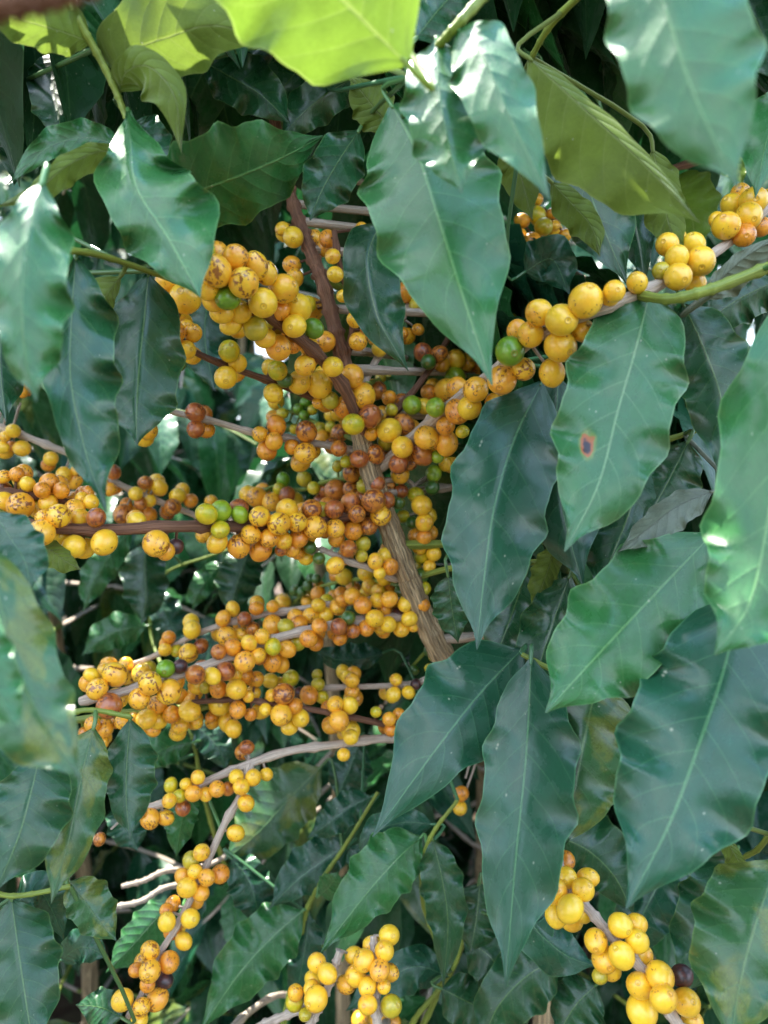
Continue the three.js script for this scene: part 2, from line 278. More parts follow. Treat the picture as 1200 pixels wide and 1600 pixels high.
branch('b8', 'main', 'brown', '800,1155,.64 745,1160,.635 690,1150,.61 617,1135,.58 505,1112,.565 434,1101,.56 375,1093,.56 300,1097,.56', 0.0026, 0.0018, { fruit: true });
branch('b9', 'main', 'grey', '700,1045,.59 655,1066,.60 614,1071,.60 505,1075,.605 460,1080,.61', 0.0026, 0.0018, { fruit: true });
branch('b10', 'left', 'twig', '345,1098,.585 311,1107,.58 210,1112,.57 127,1124,.565 0,1150,.56 -150,1160,.55', 0.0020, 0.003, { fruit: true, more: [V(-0.50, 0.98, -0.46)] });
branch('b11', 'main', 'grey', '815,1200,.66 742,1172,.64 660,1160,.61 602,1154,.59 520,1164,.575 450,1174,.565 375,1199,.56 315,1225,.555 255,1255,.555 207,1266,.555', 0.0036, 0.0024, { fruit: true });
branch('b12', 'main', 'grey', '392,1193,.56 375,1245,.555 356,1277,.555 322,1352,.55 296,1409,.545 270,1457,.54 247,1495,.535 225,1547,.53 200,1590,.525', 0.0028, 0.002, { fruit: true });
branch('b13', 'low', 'grey', '584,1462,.52 586,1525,.51 588,1575,.505 592,1640,.505', 0.0026, 0.0036, { fruit: true, more: [V(-0.0, 0.85, -0.62), V(-0.04, 0.6, -0.86)] });
branch('b13b', 'low', 'grey', '532,1485,.52 512,1544,.515 490,1590,.515 470,1640,.52', 0.0026, 0.0034, { fruit: true, more: [V(-0.055, 0.8, -0.66), V(-0.05, 0.6, -0.88)] });
branch('b13c', 'low', 'grey', '500,1562,.53 475,1575,.53 410,1602,.54 330,1650,.56', 0.0026, 0.003, { more: [V(-0.1, 0.75, -0.78), V(-0.05, 0.55, -0.9)] });
branch('b14', 'right', 'grey', '862,1300,.47 889,1390,.44 919,1420,.435 960,1469,.425 1005,1517,.42 1046,1581,.415 1085,1640,.41', 0.0024, 0.0034, { fruit: true, more: [V(0.30, 0.85, -0.40), V(0.47, 0.7, -0.44)] });
branch('b14b', 'right', 'brown', '880,1280,.62 940,1302,.61 995,1324,.60 1150,1380,.58', 0.0028, 0.003, { more: [V(0.47, 0.95, -0.46)] });
branch('b16', 'main', 'brown', '538,575,.525 551,510,.515 545,465,.51 530,410,.505 522,360,.505', 0.0022, 0.0018, { fruit: true });
branch('b17', 'main', 'grey', '562,612,.53 592,555,.545 632,490,.56 655,440,.58 700,370,.60', 0.0026, 0.002, { fruit: true });
branch('b18', 'main', 'brown', '598,668,.535 662,590,.55 700,530,.565 740,470,.58', 0.0024, 0.0018, { fruit: true });
branch('b19', 'main', 'grey', '592,752,.545 640,752,.56 658,800,.565 663,850,.57 662,915,.575', 0.0018, 0.0014, { fruit: true });
branch('b20', 'right', 'brown', '800,395,.60 835,372,.60 890,335,.60 1000,280,.60 1250,200,.60', 0.0018, 0.003, { fruit: true, more: [V(0.47, 1.65, -0.48)] });
branch('b21', 'main', 'twig', '660,640,.56 750,540,.60 800,480,.62 830,450,.62 865,425,.62', 0.0018, 0.0014, { fruit: true });
branch('b22', 'main', 'twig', '560,690,.55 510,668,.63 460,645,.66 440,640,.66', 0.0018, 0.0012, { fruit: true });
branch('b22b', 'main', 'twig', '575,745,.55 510,752,.60 470,765,.63 425,760,.64', 0.0018, 0.0012, { fruit: true });
branch('b22c', 'main', 'twig', '640,920,.57 560,905,.66 480,925,.74 455,945,.76', 0.0018, 0.0012, { fruit: true });
branch('b22d', 'main', 'twig', '572,600,.53 610,590,.62 650,585,.68', 0.0018, 0.0012, { fruit: true });
branch('b23', 'main', 'twig', '700,1040,.59 680,1010,.62 640,1045,.66', 0.0018, 0.0012, { fruit: true });
branch('b15', 'low', 'grey', '172,1418,.68 221,1408,.69 255,1388,.70 340,1372,.76', 0.0022, 0.0026, { more: [V(-0.06, 0.92, -0.93)] });
branch('b15b', 'low', 'grey', '190,1385,.70 225,1376,.71 252,1363,.72 340,1345,.78', 0.0020, 0.0026, { more: [V(-0.06, 0.96, -0.93)] });
// leafy shoots
branch('near', 'left', 'brown', '150,-30,.15 60,-8,.15 -40,8,.152 -160,10,.16', 0.0028, 0.004, { more: [V(-0.25, 1.44, -0.25), V(-0.5, 1.5, -0.44)] });
branch('s_tl', 'left', 'twig', '215,215,.375 196,180,.375 180,140,.372 150,80,.365 112,15,.355 80,-60,.35', 0.0013, 0.0024, { more: [V(-0.22, 1.72, -0.36), V(-0.5, 1.6, -0.44)] });
branch('s_l', 'left', 'twig', '300,450,.47 235,425,.42 140,395,.37 75,389,.35 -40,380,.34', 0.0013, 0.002, { more: [V(-0.3, 1.5, -0.38), V(-0.5, 1.45, -0.44)] });
branch('s_l2', 'left', 'twig', '205,1120,.44 130,1110,.43 50,1140,.42 -60,1100,.38', 0.0013, 0.002, { more: [V(-0.32, 1.1, -0.40), V(-0.5, 1.0, -0.44)] });
branch('s_l3', 'left', 'twig', '110,1385,.45 20,1400,.44 -60,1390,.43', 0.0013, 0.002, { more: [V(-0.36, 0.95, -0.42), V(-0.5, 0.85, -0.44)] });
branch('s_l4', 'left', 'twig', '50,850,.46 0,800,.40 -50,830,.33', 0.0013, 0.002, { more: [V(-0.34, 1.25, -0.38), V(-0.5, 1.2, -0.44)] });
branch('s_r', 'right', 'twig', '1000,462,.395 1050,467,.375 1087,459,.37 1125,447,.37 1200,418,.37 1290,385,.37', 0.0024, 0.003, { more: [V(0.40, 1.5, -0.42), V(0.47, 1.45, -0.44)] });
branch('s_top', 'right', 'twig', '640,120,.34 690,66,.315 712,42,.305 750,0,.305 800,-60,.31 900,-130,.33', 0.0014, 0.003, { more: [V(0.3, 1.66, -0.38), V(0.47, 1.62, -0.44)] });
branch('s_top2', 'right', 'twig', '625,60,.30 640,-40,.29 720,-140,.30 900,-200,.32', 0.0014, 0.003, { more: [V(0.3, 1.7, -0.36), V(0.47, 1.66, -0.44)] });
branch('s_top3', 'right', 'twig', '830,90,.42 860,40,.40 960,-60,.36 1050,-160,.34', 0.0014, 0.003, { more: [V(0.3, 1.62, -0.38), V(0.47, 1.58, -0.44)] });
branch('s_rr', 'right', 'twig', '815,1022,.455 870,1050,.45 930,1075,.445 1010,1000,.43 1115,830,.415 1200,760,.41', 0.0014, 0.003, { more: [V(0.34, 1.3, -0.42), V(0.47, 1.25, -0.44)] });
branch('s_rm', 'main', 'twig', '640,905,.57 720,885,.54 820,880,.515 900,860,.50 1000,710,.485 1080,675,.475 1200,640,.47', 0.0022, 0.0016);
branch('s_rb', 'right', 'twig', '1140,1350,.50 1180,1330,.46 1240,1290,.42', 0.0014, 0.002, { more: [V(0.36, 1.02, -0.43), V(0.47, 1.0, -0.44)] });
branch('s_lo', 'low', 'twig', '590,1238,.62 540,1320,.63 500,1380,.64 478,1425,.65 465,1500,.67 440,1640,.70', 0.0012, 0.003, { more: [V(-0.05, 0.55, -0.9)] });
branch('s_bg', 'low', 'twig', '388,850,.81 330,868,.83 250,905,.86 235,980,.87 270,1080,.80 300,1150,.74 320,1250,.76 380,1400,.84', 0.0012, 0.0024, { more: [V(-0.05, 0.7, -0.91)] });
branch('s_lo2', 'low', 'twig', '715,1250,.55 672,1310,.56 660,1400,.60 690,1520,.64 640,1640,.68', 0.0012, 0.003, { more: [V(-0.04, 0.5, -0.9)] });
branch('s_lo3', 'low', 'twig', '740,1420,.60 705,1520,.62 650,1590,.64 620,1650,.68', 0.0014, 0.003, { more: [V(-0.03, 0.45, -0.9)] });
branch('stem_low', 'low', 'trunk', [], 0.010, 0.007, { name: 'trunk', more: [V(-0.05, -0.02, -0.92), V(-0.05, 0.5, -0.91), V(-0.06, 1.0, -0.93), V(-0.08, 1.2, -0.95)] });
branch('stem_right', 'right', 'trunk', [], 0.013, 0.007, { name: 'trunk', more: [V(0.47, -0.02, -0.44), V(0.475, 0.6, -0.44), V(0.47, 1.2, -0.45), V(0.47, 1.75, -0.44)] });
branch('stem_left', 'left', 'trunk', [], 0.013, 0.007, { name: 'trunk', more: [V(-0.50, -0.02, -0.44), V(-0.495, 0.6, -0.44), V(-0.50, 1.2, -0.45), V(-0.50, 1.75, -0.44)] });

// ---- leaves that were followed one by one: branch, kind, midrib (px, py, distance), half widths in pixels (A, B), lean of each half
const LEAVES = [];
const L = (b, kind, mid, wA, wB, sA = 0.25, sB = 0.25, o = {}) => LEAVES.push({ b, kind, mid: pts(mid), wA, wB, sA, sB, o });
// upper left shoot
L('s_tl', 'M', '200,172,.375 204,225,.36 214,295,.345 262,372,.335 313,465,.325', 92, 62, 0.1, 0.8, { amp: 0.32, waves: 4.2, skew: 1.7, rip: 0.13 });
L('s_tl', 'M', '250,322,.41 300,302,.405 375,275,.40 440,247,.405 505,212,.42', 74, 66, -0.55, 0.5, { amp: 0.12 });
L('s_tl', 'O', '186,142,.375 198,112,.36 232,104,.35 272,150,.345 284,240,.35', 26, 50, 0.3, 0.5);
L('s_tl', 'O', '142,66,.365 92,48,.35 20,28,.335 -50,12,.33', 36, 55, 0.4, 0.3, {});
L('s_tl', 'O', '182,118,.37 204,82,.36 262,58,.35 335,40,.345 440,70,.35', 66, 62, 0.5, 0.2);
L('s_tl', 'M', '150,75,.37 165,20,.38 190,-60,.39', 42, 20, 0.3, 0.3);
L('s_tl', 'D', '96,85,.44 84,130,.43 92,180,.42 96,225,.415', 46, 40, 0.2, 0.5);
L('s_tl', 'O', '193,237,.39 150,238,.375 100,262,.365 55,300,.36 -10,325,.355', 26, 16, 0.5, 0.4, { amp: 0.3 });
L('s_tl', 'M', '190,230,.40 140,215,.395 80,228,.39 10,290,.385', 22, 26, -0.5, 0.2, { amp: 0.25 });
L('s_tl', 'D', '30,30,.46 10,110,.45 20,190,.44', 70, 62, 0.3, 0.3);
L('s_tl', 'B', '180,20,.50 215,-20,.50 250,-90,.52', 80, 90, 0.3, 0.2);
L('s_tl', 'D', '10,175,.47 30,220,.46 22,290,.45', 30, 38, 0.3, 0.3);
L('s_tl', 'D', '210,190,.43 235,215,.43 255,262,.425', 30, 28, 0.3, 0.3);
// left shoot
L('s_l', 'M', '66,286,.29 46,360,.275 34,470,.265 40,560,.262 56,628,.262', 70, 42, 0.2, 0.7, { amp: 0.3, waves: 4.6, rip: 0.13 });
L('s_l', 'D', '118,402,.365 112,490,.355 110,590,.345 132,700,.335 166,802,.33', 72, 38, 0.1, -0.5, { amp: 0.3, waves: 4.8, rip: 0.12 });
L('s_l', 'D', '232,428,.42 225,500,.41 216,590,.40 213,650,.395 214,696,.393', 66, 52, 0.35, 0.35, { amp: 0.1 });
L('s_l', 'O', '188,432,.40 160,470,.395 140,520,.39 138,580,.385', 18, 30, 0.4, 0.5);
L('s_l', 'D', '80,395,.40 60,450,.39 30,540,.38', 60, 40, 0.3, 0.4);
L('s_l', 'D', '10,470,.44 0,560,.43 10,660,.42', 40, 40, 0.3, 0.4);
L('s_l', 'B', '330,440,.56 320,520,.56 335,610,.55', 50, 50, 0.3, 0.4);
// lower left
L('s_l4', 'T', '-22,850,.285 6,960,.272 38,1070,.265 80,1150,.26 126,1220,.258', 62, 84, 0.2, 0.15, { amp: 0.13 });
L('s_l4', 'M', '-50,930,.235 -28,1010,.23 0,1090,.227 30,1150,.225', 40, 26, 0.2, 0.3);
L('s_l4', 'B', '-10,800,.345 16,840,.335 40,880,.33 48,925,.328', 40, 46, -0.3, 0.3);
L('s_l4', 'O', '52,848,.46 80,860,.455 104,878,.45 127,890,.45', 16, 22, 0.3, 0.2);
L('s_l2', 'D', '62,1180,.40 48,1240,.39 28,1310,.38 -8,1395,.37', 66, 50, 0.3, 0.2, { amp: 0.1 });
L('s_l2', 'T', '146,1138,.425 128,1210,.415 108,1310,.405 80,1412,.395', 44, 48, 0.35, 0.3);
L('s_l2', 'D', '203,1125,.44 198,1190,.435 197,1250,.43 203,1312,.425', 46, 30, 0.35, 0.35);
L('s_l3', 'D', '18,1405,.44 28,1480,.43 40,1560,.42 55,1660,.41', 58, 52, 0.25, 0.35, { amp: 0.1 });
L('s_l3', 'T', '108,1378,.455 130,1405,.455 155,1440,.455 182,1470,.455', 38, 30, 0.3, 0.3);
L('s_l3', 'B', '22,1410,.48 60,1395,.49 80,1420,.50 100,1470,.51', 34, 26, 0.3, 0.3);
L('s_l3', 'B', '95,1500,.56 130,1480,.55 170,1495,.55', 26, 24, -0.3, 0.3);
L('s_l3', 'D', '190,1590,.52 160,1575,.53 118,1570,.54', 26, 28, 0.3, 0.3);
L('b12', 'M', '272,1408,.60 240,1440,.595 205,1480,.59 165,1520,.585', 34, 30, 0.3, 0.3, { amp: 0.06 });
L('b12', 'M', '300,1240,.60 285,1280,.60 275,1340,.60', 22, 26, 0.3, 0.3);
// top, over the middle
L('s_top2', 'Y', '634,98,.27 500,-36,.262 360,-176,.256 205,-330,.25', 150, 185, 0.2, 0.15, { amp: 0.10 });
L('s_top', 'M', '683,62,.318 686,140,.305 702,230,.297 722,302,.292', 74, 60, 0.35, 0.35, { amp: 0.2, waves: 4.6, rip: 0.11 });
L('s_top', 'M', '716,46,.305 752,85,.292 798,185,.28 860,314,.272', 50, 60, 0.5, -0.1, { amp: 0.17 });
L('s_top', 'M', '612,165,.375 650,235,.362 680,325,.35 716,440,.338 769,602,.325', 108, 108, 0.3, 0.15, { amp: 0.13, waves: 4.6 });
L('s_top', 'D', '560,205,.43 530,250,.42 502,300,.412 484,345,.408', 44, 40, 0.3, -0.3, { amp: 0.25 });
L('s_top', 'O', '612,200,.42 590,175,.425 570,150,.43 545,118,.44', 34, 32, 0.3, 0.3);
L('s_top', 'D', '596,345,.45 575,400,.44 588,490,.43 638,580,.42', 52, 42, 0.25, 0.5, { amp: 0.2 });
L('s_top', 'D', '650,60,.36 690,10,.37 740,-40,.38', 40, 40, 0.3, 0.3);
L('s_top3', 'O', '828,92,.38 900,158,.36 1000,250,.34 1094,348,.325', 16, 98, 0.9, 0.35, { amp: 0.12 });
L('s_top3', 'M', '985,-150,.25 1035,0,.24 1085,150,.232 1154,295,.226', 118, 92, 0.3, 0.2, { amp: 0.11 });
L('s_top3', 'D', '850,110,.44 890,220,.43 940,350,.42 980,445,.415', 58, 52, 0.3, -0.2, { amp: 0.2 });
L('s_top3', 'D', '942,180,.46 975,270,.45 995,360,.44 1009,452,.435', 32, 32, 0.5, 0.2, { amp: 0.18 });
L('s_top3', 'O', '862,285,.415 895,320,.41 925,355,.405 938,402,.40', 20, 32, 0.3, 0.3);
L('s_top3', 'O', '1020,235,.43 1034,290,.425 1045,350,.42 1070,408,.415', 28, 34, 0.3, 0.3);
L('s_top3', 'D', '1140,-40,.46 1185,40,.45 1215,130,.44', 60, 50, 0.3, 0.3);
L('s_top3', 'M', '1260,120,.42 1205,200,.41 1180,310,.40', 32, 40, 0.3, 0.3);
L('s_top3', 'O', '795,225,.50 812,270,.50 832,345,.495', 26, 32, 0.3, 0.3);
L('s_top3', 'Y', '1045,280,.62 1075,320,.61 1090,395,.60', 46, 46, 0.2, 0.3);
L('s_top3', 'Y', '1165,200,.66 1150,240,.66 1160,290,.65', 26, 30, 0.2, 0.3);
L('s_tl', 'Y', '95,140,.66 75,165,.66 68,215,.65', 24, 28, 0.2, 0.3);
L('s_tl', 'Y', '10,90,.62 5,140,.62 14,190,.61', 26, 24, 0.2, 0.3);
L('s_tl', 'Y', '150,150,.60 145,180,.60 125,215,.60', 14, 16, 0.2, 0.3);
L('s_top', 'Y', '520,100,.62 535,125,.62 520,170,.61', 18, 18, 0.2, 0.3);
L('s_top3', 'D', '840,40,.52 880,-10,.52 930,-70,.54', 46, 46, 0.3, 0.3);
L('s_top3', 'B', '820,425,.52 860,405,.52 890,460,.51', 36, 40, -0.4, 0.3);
// right
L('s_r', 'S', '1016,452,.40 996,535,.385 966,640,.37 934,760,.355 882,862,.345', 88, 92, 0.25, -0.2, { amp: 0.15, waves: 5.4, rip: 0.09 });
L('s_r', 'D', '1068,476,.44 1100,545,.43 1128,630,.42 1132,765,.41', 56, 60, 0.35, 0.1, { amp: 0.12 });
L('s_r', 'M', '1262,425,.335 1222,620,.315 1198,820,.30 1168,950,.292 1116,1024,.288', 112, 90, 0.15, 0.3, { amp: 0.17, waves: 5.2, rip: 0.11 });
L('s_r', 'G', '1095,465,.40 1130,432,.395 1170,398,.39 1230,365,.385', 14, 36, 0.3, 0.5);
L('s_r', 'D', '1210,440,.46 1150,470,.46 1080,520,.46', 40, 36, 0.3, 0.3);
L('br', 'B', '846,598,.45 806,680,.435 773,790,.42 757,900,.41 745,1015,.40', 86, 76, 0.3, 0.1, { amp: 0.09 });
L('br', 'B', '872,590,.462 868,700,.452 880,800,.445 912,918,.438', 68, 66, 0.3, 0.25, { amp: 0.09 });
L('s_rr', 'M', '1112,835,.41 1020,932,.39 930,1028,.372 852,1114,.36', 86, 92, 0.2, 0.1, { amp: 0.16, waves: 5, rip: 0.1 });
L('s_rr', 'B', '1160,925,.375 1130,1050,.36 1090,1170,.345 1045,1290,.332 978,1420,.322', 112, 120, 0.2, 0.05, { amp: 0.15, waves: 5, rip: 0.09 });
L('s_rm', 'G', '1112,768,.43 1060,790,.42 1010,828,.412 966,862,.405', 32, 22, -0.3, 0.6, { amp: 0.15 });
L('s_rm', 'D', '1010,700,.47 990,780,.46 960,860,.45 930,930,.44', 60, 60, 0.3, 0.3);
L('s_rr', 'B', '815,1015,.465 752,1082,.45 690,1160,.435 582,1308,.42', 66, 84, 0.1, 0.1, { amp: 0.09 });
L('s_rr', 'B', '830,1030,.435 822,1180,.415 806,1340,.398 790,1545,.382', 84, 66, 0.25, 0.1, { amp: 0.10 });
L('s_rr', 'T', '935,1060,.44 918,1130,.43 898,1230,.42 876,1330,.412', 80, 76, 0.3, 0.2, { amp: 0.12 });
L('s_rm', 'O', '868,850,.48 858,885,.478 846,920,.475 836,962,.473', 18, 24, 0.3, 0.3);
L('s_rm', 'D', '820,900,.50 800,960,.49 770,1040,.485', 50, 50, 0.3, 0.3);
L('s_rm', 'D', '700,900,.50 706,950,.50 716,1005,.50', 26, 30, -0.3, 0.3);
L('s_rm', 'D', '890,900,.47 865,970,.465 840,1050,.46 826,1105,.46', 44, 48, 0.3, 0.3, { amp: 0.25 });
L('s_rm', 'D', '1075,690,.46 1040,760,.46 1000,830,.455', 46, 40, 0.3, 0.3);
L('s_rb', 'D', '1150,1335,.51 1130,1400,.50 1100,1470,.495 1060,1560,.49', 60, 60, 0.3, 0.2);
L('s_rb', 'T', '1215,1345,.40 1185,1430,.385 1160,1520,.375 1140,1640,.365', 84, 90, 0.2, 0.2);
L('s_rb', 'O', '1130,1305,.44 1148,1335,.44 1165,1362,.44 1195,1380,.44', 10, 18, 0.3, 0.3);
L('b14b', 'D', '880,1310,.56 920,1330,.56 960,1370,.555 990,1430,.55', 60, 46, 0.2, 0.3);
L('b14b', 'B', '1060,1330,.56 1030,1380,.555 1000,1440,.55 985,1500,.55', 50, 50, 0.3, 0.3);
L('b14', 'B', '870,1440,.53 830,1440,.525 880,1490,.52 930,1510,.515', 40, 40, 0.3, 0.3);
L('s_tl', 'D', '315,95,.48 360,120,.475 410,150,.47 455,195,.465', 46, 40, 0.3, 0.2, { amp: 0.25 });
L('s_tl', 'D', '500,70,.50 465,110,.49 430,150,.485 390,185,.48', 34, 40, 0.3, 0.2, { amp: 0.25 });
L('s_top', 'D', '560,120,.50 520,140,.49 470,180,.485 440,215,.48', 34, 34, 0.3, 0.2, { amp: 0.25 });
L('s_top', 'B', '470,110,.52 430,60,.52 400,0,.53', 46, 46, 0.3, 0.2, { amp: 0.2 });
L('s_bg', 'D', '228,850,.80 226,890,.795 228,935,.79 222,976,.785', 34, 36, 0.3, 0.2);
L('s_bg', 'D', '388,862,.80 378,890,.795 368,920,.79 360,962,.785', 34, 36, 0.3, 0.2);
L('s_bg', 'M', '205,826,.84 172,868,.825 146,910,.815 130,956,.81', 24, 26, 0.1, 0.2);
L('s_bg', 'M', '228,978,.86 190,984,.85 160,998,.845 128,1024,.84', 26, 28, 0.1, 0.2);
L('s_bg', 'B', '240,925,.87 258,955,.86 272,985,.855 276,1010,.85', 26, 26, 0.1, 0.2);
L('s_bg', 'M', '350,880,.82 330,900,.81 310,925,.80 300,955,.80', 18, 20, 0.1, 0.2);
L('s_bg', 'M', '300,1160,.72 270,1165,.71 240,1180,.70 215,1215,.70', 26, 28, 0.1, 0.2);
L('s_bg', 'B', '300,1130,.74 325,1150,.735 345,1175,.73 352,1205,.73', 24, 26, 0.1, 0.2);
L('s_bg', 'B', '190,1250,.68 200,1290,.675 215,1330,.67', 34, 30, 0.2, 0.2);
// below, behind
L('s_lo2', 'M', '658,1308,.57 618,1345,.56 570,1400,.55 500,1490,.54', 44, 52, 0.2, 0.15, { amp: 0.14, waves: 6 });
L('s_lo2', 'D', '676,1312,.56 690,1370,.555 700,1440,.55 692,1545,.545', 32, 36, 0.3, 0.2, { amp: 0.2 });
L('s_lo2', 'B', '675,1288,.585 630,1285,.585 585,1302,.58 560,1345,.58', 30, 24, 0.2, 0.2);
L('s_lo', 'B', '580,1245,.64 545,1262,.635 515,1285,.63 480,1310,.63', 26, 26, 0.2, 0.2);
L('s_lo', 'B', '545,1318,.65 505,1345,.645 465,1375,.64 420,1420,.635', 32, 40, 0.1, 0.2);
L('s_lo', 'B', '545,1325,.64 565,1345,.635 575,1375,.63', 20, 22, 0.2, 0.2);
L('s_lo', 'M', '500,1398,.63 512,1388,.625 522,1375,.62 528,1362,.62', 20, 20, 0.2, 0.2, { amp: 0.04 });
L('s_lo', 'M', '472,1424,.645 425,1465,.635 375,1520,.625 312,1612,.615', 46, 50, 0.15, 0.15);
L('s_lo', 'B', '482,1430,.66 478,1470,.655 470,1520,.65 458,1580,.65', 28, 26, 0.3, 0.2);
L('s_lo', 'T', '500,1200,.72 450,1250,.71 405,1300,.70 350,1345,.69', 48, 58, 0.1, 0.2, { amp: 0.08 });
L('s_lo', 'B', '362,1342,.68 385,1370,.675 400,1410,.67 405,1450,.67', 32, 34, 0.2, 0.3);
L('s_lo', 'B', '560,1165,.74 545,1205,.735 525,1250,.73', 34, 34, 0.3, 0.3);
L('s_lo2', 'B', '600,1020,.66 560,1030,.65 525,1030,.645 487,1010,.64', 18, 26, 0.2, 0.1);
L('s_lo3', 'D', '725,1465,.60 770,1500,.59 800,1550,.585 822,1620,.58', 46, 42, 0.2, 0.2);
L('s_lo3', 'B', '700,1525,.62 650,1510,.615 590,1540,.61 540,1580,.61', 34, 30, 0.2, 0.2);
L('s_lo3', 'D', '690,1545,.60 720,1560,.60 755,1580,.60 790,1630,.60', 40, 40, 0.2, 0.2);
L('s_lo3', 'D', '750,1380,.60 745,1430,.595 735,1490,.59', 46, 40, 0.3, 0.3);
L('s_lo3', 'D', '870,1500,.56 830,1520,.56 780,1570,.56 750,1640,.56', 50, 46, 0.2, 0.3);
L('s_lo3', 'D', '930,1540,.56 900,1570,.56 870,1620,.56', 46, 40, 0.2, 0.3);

// ---- coffee cherries read off six-fold close-ups: origin of the close-up, then x,y,radius,colour (capital: behind the others)
const CH = [];
const C = (ox, oy, s) => { for (const q of s.trim().split(/\s+/)) { const [x, y, r, c] = q.split(','); CH.push({ x: ox + x / 2.6667, y: oy + y / 2.6667, r: r / 2.6667, c: c.toLowerCase(), back: c !== c.toLowerCase() }); } };
C(0, 350, `695,235,45,o 772,310,62,y 865,270,45,y 900,195,60,s 860,105,33,l 980,138,50,s 905,118,30,O 1065,175,50,s 1110,205,45,S 1015,245,58,s 950,310,46,g 890,320,35,Y 925,370,40,Y 1000,365,45,y 1095,328,57,y 1180,270,57,y 1165,360,35,O 990,440,36,y
 1065,435,48,l 1105,475,38,Y 1135,425,35,L 1160,515,52,o 812,92,25,B 825,155,20,B 825,195,25,O 20,885,22,y 55,862,27,y 10,930,25,y 50,925,20,o 92,935,32,y 212,978,28,y 62,660,30,o 95,700,20,o 375,600,16,o 390,650,30,o 415,705,38,o 535,805,28,y 612,805,38,y 618,860,38,y 650,765,35,y 680,715,20,o
 815,785,38,b 815,855,35,b 860,858,30,O 730,450,40,o 780,425,25,y 805,455,35,o 775,525,38,y 705,540,35,o 745,585,28,k 955,530,42,l 990,580,37,y 940,640,45,y 1155,610,32,y`);
C(400, 350, `175,350,55,y 160,425,45,y 215,335,25,L 240,435,38,g 285,490,42,s 220,510,35,O 105,375,25,Y 150,500,25,O 155,55,40,y 110,20,28,y 240,60,22,O 280,100,22,O 300,62,18,O 320,135,30,y 330,210,32,y 362,300,24,y 440,20,25,o 150,170,18,O 162,225,20,O
 205,590,42,y 180,660,45,y 265,670,50,y 320,595,40,y 400,635,45,o 310,735,35,l 370,765,45,o 315,795,30,y 405,835,42,l 445,715,50,o 505,695,35,B 475,800,45,b 410,400,30,y 465,445,30,o 425,490,37,o 515,520,32,y 490,455,25,o 550,485,15,O 620,285,40,o 675,335,35,l 610,455,25,o 625,525,25,o 765,385,25,o 745,345,20,O 675,440,18,o
 695,535,37,b 765,540,32,b 775,585,22,O 718,575,30,k 520,640,22,l 563,628,22,l 607,630,20,k 640,655,25,L 680,630,18,K 605,680,35,o 555,725,30,o 605,740,28,B 565,775,22,l 530,795,22,O 480,875,28,o 650,755,38,g 700,760,32,y 720,700,32,o 748,765,38,g
 830,640,40,g 835,565,38,y 880,575,35,o 930,590,45,o 795,695,48,o 915,690,50,o 890,765,47,y 840,780,50,o 790,840,38,o 1025,650,57,o 1058,530,57,g 1115,605,45,s 1000,750,45,o 1145,460,52,y 1090,445,35,O 1180,370,53,y 1010,490,38,S 1060,395,27,l 1090,360,30,l 860,865,25,l
 795,915,45,o 710,890,48,o 690,960,42,b 610,930,43,y 555,860,48,y 615,835,42,b 540,905,25,L 595,1000,38,b 600,1045,38,o 755,970,25,g 740,1040,32,g 790,1000,28,y 735,1100,28,k
 350,870,35,b 345,935,32,b 395,980,28,O 260,745,25,o 205,745,22,g 235,775,20,l 175,770,18,g 200,797,18,g 110,790,22,l 135,845,20,k 160,855,20,l 265,855,28,l 310,845,20,l 75,805,30,o 85,840,38,o 75,905,35,o 45,945,40,o 15,875,30,o 210,865,42,b 150,930,30,o 205,955,42,o 235,945,25,O 275,890,28,o
 90,610,37,l 72,705,38,y 120,650,30,k 340,1010,22,l 375,990,18,l 200,1062,30,l 113,1065,27,g 240,1100,25,l 97,1105,25,l`);
